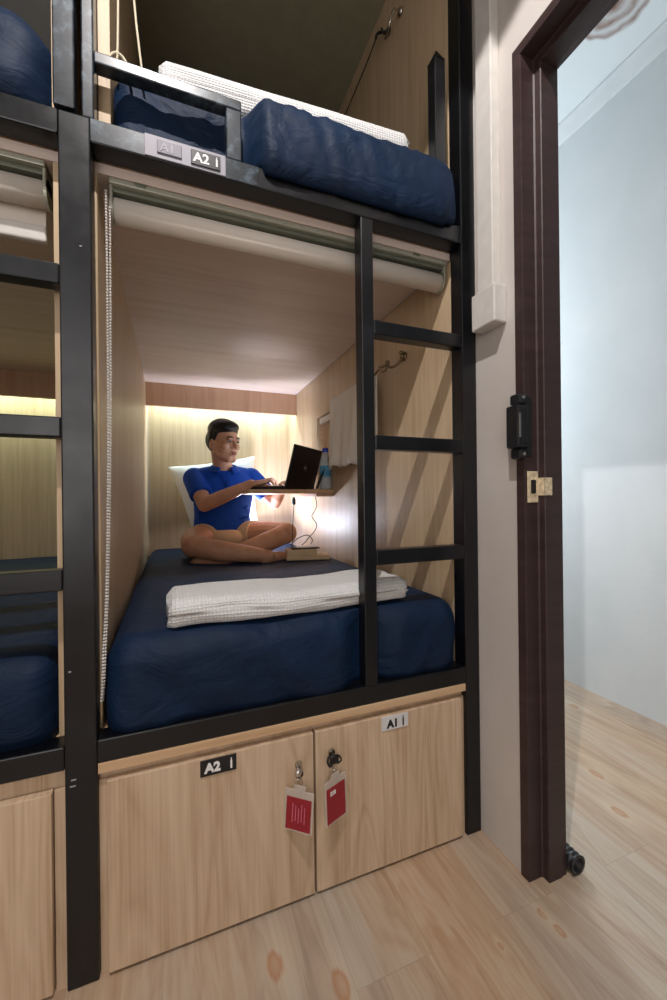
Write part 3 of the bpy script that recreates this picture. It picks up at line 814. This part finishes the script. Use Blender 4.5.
# beige box under the table with a phone on top
bb = thing('charger_box', 'beige stepped wooden box on the mattress under the small table', 'box', (.97, 1.0, .68))
bm = B(); box(bm, -.105, .105, -.05, .05, .0, .022, .002, Matrix.Translation((.985, .975, .688)) @ Matrix.Rotation(math.radians(-12), 4, 'Z')); obj('lower_block', bm, BOOKW, bb)
bm = B(); box(bm, -.075, .075, -.05, .05, .0225, .050, .002, Matrix.Translation((.955, .985, .688)) @ Matrix.Rotation(math.radians(-10), 4, 'Z')); obj('upper_block', bm, BOOKW, bb)
ph = obj('phone', box(B(), -.07, .07, -.035, .035, 0, .008, .003, Matrix.Translation((.975, .985, .7390)) @ Matrix.Rotation(math.radians(-8), 4, 'Z')), BLACKP, None)
tag(ph, 'black phone lying flat on the beige wooden box', 'phone'); centred(ph)
cb = thing('charging_cable', 'dark cable looping from under the table down to the phone', 'cable', (1.03, 1.03, .75))
bm = B(); tube(bm, [(1.050, 1.034, .998), (1.057, 1.034, .95), (1.040, 1.034, .915), (1.030, 1.034, .895), (1.055, 1.034, .855), (1.045, 1.034, .82), (1.01, 1.034, .785), (.99, 1.034, .762), (.97, 1.02, .752)], .0022, 8)
tube(bm, [(1.02, 1.03, .752), (1.03, 1.03, .775), (1.005, 1.03, .800), (.96, 1.03, .790), (.925, 1.03, .765), (.915, 1.03, .752)], .0022, 8)
obj('cord', bm, BLACKP, cb, True)
cb2 = thing('power_cord', 'straight thin cord with a blue plug hanging under the table', 'cord', (.935, 1.04, .75))
bm = B(); tube(bm, [(.938, 1.045, .958), (.936, 1.045, .92), (.932, 1.05, .86), (.930, 1.05, .79), (.925, 1.04, .742)], .0018, 8); obj('cord', bm, BLACKP, cb2, True)
bm = B(); box(bm, .930, .946, 1.038, 1.052, .957, .990, .003); box(bm, .934, .942, 1.041, 1.049, .990, .9965, .001); obj('plug', bm, plain('blue_grey_plug', lin(60, 84, 110), .4), cb2)

# towel rail and towel
tr = thing('towel_rail', 'bronze towel rail with a curled hook on the compartment wall', 'towel rail', (1.15, .33, 1.46))
bm = B()
tube(bm, [(1.146, .315, 1.492), (1.124, .322, 1.468), (1.112, .345, 1.462), (1.106, .375, 1.478), (1.100, .42, 1.476), (1.098, .47, 1.462), (1.098, .60, 1.462), (1.098, .93, 1.462), (1.12, .965, 1.47), (1.148, .975, 1.48)], .0048, 12)
obj('bar', bm, BRONZE, tr, True)
bm = B(); cone(bm, (1.1495, .315, 1.496), .017, (1.143, .315, 1.496), .014, 24); ball(bm, (1.140, .315, 1.496), .009, n=14); ball(bm, (1.134, .313, 1.508), .008, n=12); obj('wall_mount', bm, BRONZE, tr, True)
bm = B(); tube(bm, [(1.107, .365, 1.490), (1.106, .368, 1.470), (1.098, .37, 1.455), (1.085, .372, 1.452), (1.078, .372, 1.462)], .0042, 10); ball(bm, (1.107, .365, 1.485), .009, n=14); ball(bm, (1.077, .372, 1.465), .006, n=10); obj('hook', bm, BRONZE, tr, True)
def towel():
    bm = bmesh.new(); ny = 60; prof = []
    zt = 1.470
    pr_ = [(1.092, 1.135+.0)]+[(1.0905+.0*i, 1.135+(zt-1.135-.008)*i/16) for i in range(1, 17)]+[(1.092, zt-.002), (1.098, zt+.001), (1.104, zt-.002)]+[(1.1065, zt-.012-(.24)*i/10) for i in range(11)]
    g = []
    for i in range(ny+1):
        t = i/ny; y = .452+(.905-.452)*t; row = []
        for j, (x, z) in enumerate(pr_):
            dz = max(0, (zt-z))/(zt-1.135)
            fold = (math.sin(y*62+z*3)*.010+math.sin(y*27+1)*.009)*dz*(1 if y > .49 else .15) if j < 17 else math.sin(y*50)*.002*dz
            zz = z+(.006*(math.sin(y*40)+.5*math.sin(y*95))*(1 if j < 3 else 0)*(1-j/3) if y > .5 else 0)
            
            row.append(bm.verts.new((x+fold-(.010*dz if j < 17 else 0), y+.012*math.sin(z*12)*dz*t, zz)))
        g.append(row)
    for i in range(ny):
        for j in range(len(pr_)-1): bm.faces.new([g[i][j], g[i+1][j], g[i+1][j+1], g[i][j+1]])
    return bm
tw = obj('towel', towel(), TOWELM, None, True)
md = tw.modifiers.new('thick', 'SOLIDIFY'); md.thickness = .0035; md.offset = 1
tag(tw, 'pale towel hanging folded over the wall rail behind the ladder', 'towel'); centred(tw)

# hooks and cord in the upper compartment
hk = thing('coat_hook', 'dark double hook with a black cord high in the upper compartment', 'hook', (1.15, .40, 2.76))
bm = B(); cone(bm, (1.1495, .40, 2.765), .015, (1.140, .40, 2.765), .012, 20); tube(bm, [(1.145, .40, 2.765), (1.125, .43, 2.785), (1.125, .455, 2.800), (1.13, .467, 2.805)], .005, 10); tube(bm, [(1.145, .40, 2.765), (1.125, .395, 2.745), (1.115, .395, 2.76)], .004, 10)
obj('hook', bm, BLACKP, hk, True)
bm = B(); tube(bm, [(1.13, .467, 2.805), (1.132, .55, 2.795), (1.134, .75, 2.79), (1.136, 1.1, 2.785)], .0025, 8); obj('cord', bm, BLACKP, hk, True)
hk2 = thing('coat_hook', 'shiny metal hook above the black one in the upper compartment', 'hook', (1.15, .31, 2.72))
bm = B(); cone(bm, (1.1495, .31, 2.74), .015, (1.140, .31, 2.74), .012, 20); tube(bm, [(1.145, .31, 2.74), (1.12, .31, 2.735), (1.11, .325, 2.70), (1.115, .36, 2.69), (1.12, .375, 2.70)], .0045, 10)
obj('hook', bm, CHROME, hk2, True)
# cream cords dangling at the guard rail
cc = thing('blind_cord', 'cream pull cords hanging behind the guard rail at the top left', 'cord', (.28, .04, 1.93))
bm = B(); tube(bm, [(.267, .036, 2.80), (.266, .036, 2.3), (.264, .036, 2.05), (.261, .036, 1.93)], .0024, 8); tube(bm, [(.275, .036, 2.80), (.284, .036, 2.3), (.297, .036, 2.07), (.311, .036, 1.93), (.314, .036, 1.91)], .0024, 8)
tube(bm, [(.240, .036, 1.925), (.252, .036, 1.952), (.268, .036, 1.955), (.282, .036, 1.935), (.288, .036, 1.905)], .0030, 8)
obj('cord', bm, CREAM, cc, True)
bm = B(); box(bm, .255, .290, .034, .05, 2.79, 2.83, .003); obj('cord_anchor', bm, WHITEP, cc)

# corrugated hose end behind the door jamb
bm = B(); prof = []
L = .42
for i in range(int(L/.003)+1):
    s = i*.003; prof.append((.0230+.0024*math.cos(2*PI*s/.014), s))
t0 = bmesh.new(); n = 28; ring = []
allp = prof+[(.018, L), (.018, 0)]
for r_, s_ in allp: ring.append([bm.verts.new((1.329+r_*math.cos(2*PI*i/n), -.208+s_, .0262+r_*math.sin(2*PI*i/n))) for i in range(n)])
for a in range(len(ring)):
    b_ = (a+1) % len(ring)
    for i in range(n): bm.faces.new([ring[a][i], ring[a][(i+1) % n], ring[b_][(i+1) % n], ring[b_][i]])
t0.free()
pp = obj('corrugated_hose', bm, BLACKP, None, True); tag(pp, 'black corrugated hose end lying on the floor behind the door frame', 'hose'); centred(pp)

# ------------------------------------------------------------------ the man
def frame(fwd, up=(0, 0, 1)):
    f = V(fwd).normalized(); r = f.cross(V(up)).normalized(); u = r.cross(f).normalized()
    return Matrix((r, f, u)).transposed()      # columns: right, forward, up
man = thing('person', 'man in a blue polo shirt sitting cross legged and typing on a laptop', 'person', (.66, 1.35, .67))
HC = V((.634, 1.405, 1.316)); HM = frame((.60, -.80, -.08))
def h(x, y, z): return HC+HM @ V((x, y, z))
sc_h = 1.0
body = B()
# head
ball(body, h(0, -.014, .034), (.074, .092, .084), HM, 28)
ball(body, h(0, .018, -.034), (.063, .066, .080), HM, 28)
for s in (-1, 1):
    caps(body, h(s*.050, .004, -.068), .021, h(s*.016, .060, -.096), .021)
    caps(body, h(s*.058, .0, -.02), .014, h(s*.050, .002, -.066), .018)
    ball(body, h(s*.041, .054, -.026), .023)
    ball(body, h(s*.0125, .088, -.036), .0085, n=12)
    ball(body, h(s*.0755, -.012, -.022), (.010, .019, .031), HM, 16)
caps(body, h(-.030, .074, .016), .012, h(.030, .074, .016), .012)
caps(body, h(0, .082, .006), .008, h(0, .101, -.034), .0105, 12)
ball(body, h(0, .066, -.066), (.028, .022, .018), HM)
caps(body, h(-.014, .085, -.060), .0055, h(.014, .085, -.060), .0055, 10); caps(body, h(-.012, .085, -.070), .0060, h(.012, .085, -.070), .0060, 10)
# neck and torso
NB = V((.636, 1.455, 1.150))
caps(body, h(0, -.022, -.060), .052, NB, .056)
yaw = math.radians(9)
SR, SL = V((.478, 1.462, 1.108)), V((.806, 1.520, 1.118))
caps(body, SR+V((.03, 0, -.005)), .050, NB+V((0, 0, -.01)), .058); caps(body, SL-V((.03, 0, .005)), .050, NB+V((0, 0, -.01)), .058)
loft(body, [((.632, 1.50, .700), .150, .105, yaw, 2.3), ((.632, 1.50, .80), .150, .108, yaw, 2.3), ((.634, 1.495, .90), .140, .105, yaw, 2.3), ((.638, 1.485, 1.0), .155, .108, yaw, 2.4), ((.641, 1.482, 1.08), .165, .100, yaw, 2.4), ((.641, 1.486, 1.13), .130, .075, yaw, 2.2)])
# arms
ER, WR = V((.520, 1.300, .962)), V((.748, 1.192, 1.068))
EL, WLw = V((.945, 1.490, .968)), V((.965, 1.345, 1.072))
chain(body, [SR, (SR+ER)/2, ER], [.052, .044, .039]); chain(body, [ER, ER.lerp(WR, .35), WR], [.038, .038, .025])
chain(body, [SL, (SL+EL)/2, EL], [.052, .044, .039]); chain(body, [EL, EL.lerp(WLw, .35), WLw], [.038, .038, .025])
# hands: palm, four fingers with knuckle bends, thumb from the side of the palm
def hand(bm, wrist, fwd, side, up, lift=0):
    """side = direction of the thumb"""
    f = V(fwd).normalized(); s = V(side).normalized(); u = V(up).normalized()
    P = lambda a, b, c: wrist+f*a+s*b+u*c
    for b in (-.026, -.009, .009, .026): caps(bm, P(.0, b*.55, .0), .0145, P(.078, b, .006), .0125, 14)
    ball(bm, P(.045, 0, .001), (.036, .036, .016), Matrix((f, s, u)).transposed(), 18)
    for b, L1, c0 in ((.027, .041, 0), (.009, .046, .003), (-.009, .043, .002), (-.0265, .034, -.002)):
        k = P(.082, b, .010+c0); m = P(.082+L1*.62, b*1.12, .013+c0); e = P(.082+L1*1.08, b*1.16, -.006+c0); tp = P(.082+L1*1.22, b*1.16, -.022+c0*.5)
        chain(bm, [k, m, e, tp], [.0100, .0092, .0082, .0070], 12)
    chain(bm, [P(.018, .022, -.002), P(.048, .052, -.006), P(.078, .060, -.014), P(.098, .058, -.022)], [.0145, .0115, .0098, .0080], 12)
uf = -bd            # direction the user faces
hand(body, WR, V((.96, -.22, .10)), V((.30, .95, 0)), (0, 0, 1))
hand(body, WLw, V((.25, -.80, .06)), V((-.80, -.25, 0)), (0, 0, 1))
# legs, crossed
HR, HL = V((.545, 1.46, .765)), V((.735, 1.46, .765))
KR, KL = V((.452, 1.120, .765)), V((.925, 1.150, .806))
AR, AL = V((.800, 1.020, .706)), V((.590, 1.105, .700))
chain(body, [HR, (HR+KR)/2+V((-.03, 0, .005)), KR], [.088, .074, .056]); chain(body, [HL, (HL+KL)/2+V((.03, 0, .005)), KL], [.088, .074, .056])
chain(body, [KR, KR.lerp(AR, .35)+V((0, -.012, -.006)), AR], [.053, .052, .032]); chain(body, [KL, KL.lerp(AL, .35)+V((0, -.004, -.006)), AL], [.053, .052, .032])
def foot(bm, a, d, up):
    d = V(d).normalized(); up = V(up).normalized()
    chain(bm, [a-d*.015-up*.012, a+d*.06-up*.006, a+d*.125-up*.010], [.030, .027, .022], 14)
    sd = d.cross(up)
    for i, o_ in enumerate((-.026, -.012, .0, .012, .024)):
        chain(bm, [a+d*.12+sd*o_*.8-up*.012, a+d*(.158-.005*abs(i-1))+sd*o_-up*.014], [.012, .0095 if i else .012], 10)
foot(body, AR, (.93, .34, -.05), (.1, -.5, .85)); foot(body, AL, (-.92, .18, -.08), (-.1, -.5, .85))
bmsh = sculpt(body, .0036, 5, .5)
ob = obj('body', bmsh, SKIN, man, True)
# lips, eyes, brows
bm = B(); caps(bm, h(-.013, .0875, -.0615), .0048, h(.013, .0875, -.0615), .0048, 10); caps(bm, h(-.011, .0875, -.0690), .0054, h(.011, .0875, -.0690), .0054, 10)
obj('lips', bm, LIPS, man, True)
for s in (-1, 1):
    bm = B(); ball(bm, h(s*.030, .0775, -.001), (.0135, .0085, .0042), HM, 16, 0); ball(bm, h(s*.030+.001, .0836, -.001), (.0066, .0040, .0046), HM, 12, 1)
    caps(bm, h(s*.017, .0835, .0035), .0014, h(s*.030, .0862, .0052), .0018, 8, ); caps(bm, h(s*.030, .0862, .0052), .0018, h(s*.043, .0790, .0026), .0014, 8)
    for f in bm.faces:
        if f.index < 0 and False: pass
    for f in bm.faces:
        if f.calc_center_median().z > 0 and f.material_index == 0 and False: f.material_index = 1
    e = obj('eye', bm, [EYEW, IRIS], man, True)
    bm = B(); chain(bm, [h(s*.013, .0870, .0190), h(s*.030, .0870, .0225), h(s*.047, .0735, .0185)], [.0030, .0040, .0026], 8); obj('eyebrow', bm, HAIR, man, True)
# hair
bm = B()
ball(bm, h(0, -.012, .066), (.080, .089, .066), HM, 34)
ball(bm, h(0, -.046, .010), (.0755, .064, .078), HM, 30)
ball(bm, h(0, .018, .082), (.070, .068, .040), HM, 30)
ball(bm, h(.018, .050, .074), (.046, .034, .026), HM, 24)
for s in (-1, 1): caps(bm, h(s*.0650, .012, .046), .0165, h(s*.0700, -.002, .004), .0075); caps(bm, h(s*.0665, -.016, .044), .0165, h(s*.0665, -.022, .018), .0150); caps(bm, h(s*.062, -.030, .040), .020, h(s*.060, -.036, -.010), .018)
obj('hair', sculpt(bm, .0035, 7), HAIR, man, True)
# polo shirt
bm = B()
loft(bm, [((.632, 1.495, .735), .166, .128, yaw, 2.3), ((.632, 1.495, .80), .165, .128, yaw, 2.3), ((.634, 1.492, .90), .158, .124, yaw, 2.3), ((.638, 1.483, 1.0), .168, .120, yaw, 2.4), ((.641, 1.480, 1.08), .180, .112, yaw, 2.4), ((.641, 1.484, 1.135), .145, .086, yaw, 2.2), ((.640, 1.475, 1.160), .085, .070, yaw, 2)])
caps(bm, SR+V((.03, 0, .0)), .060, NB+V((0, .005, -.018)), .066); caps(bm, SL-V((.03, 0, .0)), .060, NB+V((0, .005, -.018)), .066)
for s0, e0 in ((SR, ER), (SL, EL)):
    ball(bm, s0, .063); cone(bm, s0, .063, s0.lerp(e0, .66), .060); 
for z_, a_ in ((.80, .1), (.86, -.5), (.92, .4)): caps(bm, (.50, 1.40, z_), .012, (.76, 1.395+a_*.01, z_+.03), .010)
shm = sculpt(bm, .0042, 5)
sh = obj('polo_shirt', shm, SHIRT, man, True)
bm = B()   # folded collar, open at the front
cc0 = V((.640, 1.448, 1.176)); cpts = []
for i in range(25):
    a = (-.84+1.68*i/24)*PI
    cpts.append(cc0+V((.066*math.sin(a), .062*math.cos(a), .016*math.cos(a)+.004)))
for i in range(24):
    p, q = cpts[i], cpts[i+1]
    for k_ in range(4):
        e = 1+.10*k_; dz = V((0, 0, -.008*k_)); caps(bm, cc0+(p-cc0)*e+dz, .0065, cc0+(q-cc0)*e+dz, .0065, 8)
col = obj('collar', sculpt(bm, .0032, 2), SHIRT, sh, True)
bm = B()
caps(bm, (.560, 1.385, 1.165), .004, (.560, 1.385, 1.165), .004, 6)
bm.free()
bm = B()   # button placket
box(bm, .640, .662, 1.352, 1.3575, 1.06, 1.145, .002, Matrix.Translation((.0, .0, 0)))
obj('placket', bm, SHIRT, sh)
# shorts
bm = B()
loft(bm, [((.634, 1.49, .675), .168, .128, yaw, 2.4), ((.634, 1.49, .75), .172, .135, yaw, 2.4), ((.634, 1.49, .80), .160, .124, yaw, 2.4)])
for hh, kk, o_ in ((HR, KR, -.03), (HL, KL, .03)):
    mid = hh.lerp(kk, .30)+V((o_*.5, 0, .003)); cone(bm, hh, .094, mid, .089); ball(bm, hh, .094)
caps(bm, (.60, 1.36, .76), .06, (.67, 1.36, .76), .06)
obj('shorts', sculpt(bm, .0045, 4), SHORTS, man, True)

# ------------------------------------------------------------------ lights
def light(name, typ, loc, energy, color, rot=None, **k):
    l = bpy.data.lights.new(name, typ); l.energy = energy; l.color = color
    for a, b in k.items(): setattr(l, a, b)
    o = bpy.data.objects.new(name, l); C.objects.link(o); o.location = loc
    if rot: o.rotation_euler = rot
    return o
dl = thing('ceiling_downlight', 'round white recessed ceiling downlight above the camera', 'ceiling light', (.305, -.88, H))
bm = B(); lathe(bm, .305, -.88, H-.012, [(.060, 0), (.062, .006), (.062, .0118)]); obj('rim', bm, WHITEP, dl, True)
bm = B(); lathe(bm, .305, -.88, H-.0135, [(.048, 0), (.048, .001)]); obj('diffuser', bm, LAMPM, dl)
light('room_downlight', 'SPOT', (.305, -.88, H-.03), 112, (1, .95, .92), (0, 0, 0), spot_size=math.radians(121), spot_blend=.06, shadow_soft_size=.012)
light('room_fill', 'AREA', (-.35, -2.45, 1.5), 14, (1, .98, .97), (math.radians(86), 0, math.radians(-12)), shape='RECTANGLE', size=.9, size_y=1.6)
# LED strips behind the soffits
light('pod_led', 'AREA', (.684, 1.785, 1.66), 4.2, (.64, .93, 1), (0, 0, 0), shape='RECTANGLE', size=.88, size_y=.04)
light('left_pod_led', 'AREA', (-.35, 1.785, 1.66), 3.4, (.74, 1, .80), (0, 0, 0), shape='RECTANGLE', size=.9, size_y=.03)
light('unseen_light_glow', 'POINT', (.85, 1.62, .84), 2.6, (.80, .86, 1), shadow_soft_size=.05)  # unseen light behind the man, glow on the nearby walls; no lamp modelled
light('added_ceiling_bounce', 'AREA', (.84, 1.62, .80), 10, (.80, .84, 1), (math.radians(194), 0, 0), shape='DISK', size=.10)  # added upward light that brightens the pod ceiling, without a fixture
# far room daylight
bm = B(); box(bm, 1.62, 2.18, 1.915, 1.928, .9, 2.2); w = obj('window_1', bm, WINL); w['kind'] = 'structure'
light('window_daylight', 'AREA', (1.96, 1.50, 1.7), 24, (.86, .94, 1), (math.radians(-90), 0, math.radians(0)), shape='RECTANGLE', size=.35, size_y=1.4)

wd = bpy.data.worlds.new('world'); S.world = wd; wd.use_nodes = True
wd.node_tree.nodes['Background'].inputs[0].default_value = (.5, .55, .6, 1); wd.node_tree.nodes['Background'].inputs[1].default_value = .1

# ------------------------------------------------------------------ camera
cx, cy, cz, yw, rl, f = .3645, -.9513, .9792, .3774, -.0113, 404.36
F = V((math.sin(yw), math.cos(yw), 0)); r = V((math.cos(yw), -math.sin(yw), 0)); u = V((0, 0, 1))
r2 = r*math.cos(rl)+u*math.sin(rl); u2 = -r*math.sin(rl)+u*math.cos(rl)
cam = bpy.data.cameras.new('camera'); co = bpy.data.objects.new('camera', cam); C.objects.link(co)
co.matrix_world = Matrix.Translation((cx, cy, cz)) @ Matrix((r2, u2, -F)).transposed().to_4x4()
cam.sensor_fit = 'VERTICAL'; cam.sensor_height = 36; cam.lens = f/1000*36; cam.clip_start = .02
S.camera = co
S.view_settings.view_transform = 'Standard'; S.view_settings.look = 'None'
S.view_settings.exposure = 0; S.view_settings.gamma = 1; S.view_settings.use_curve_mapping = False
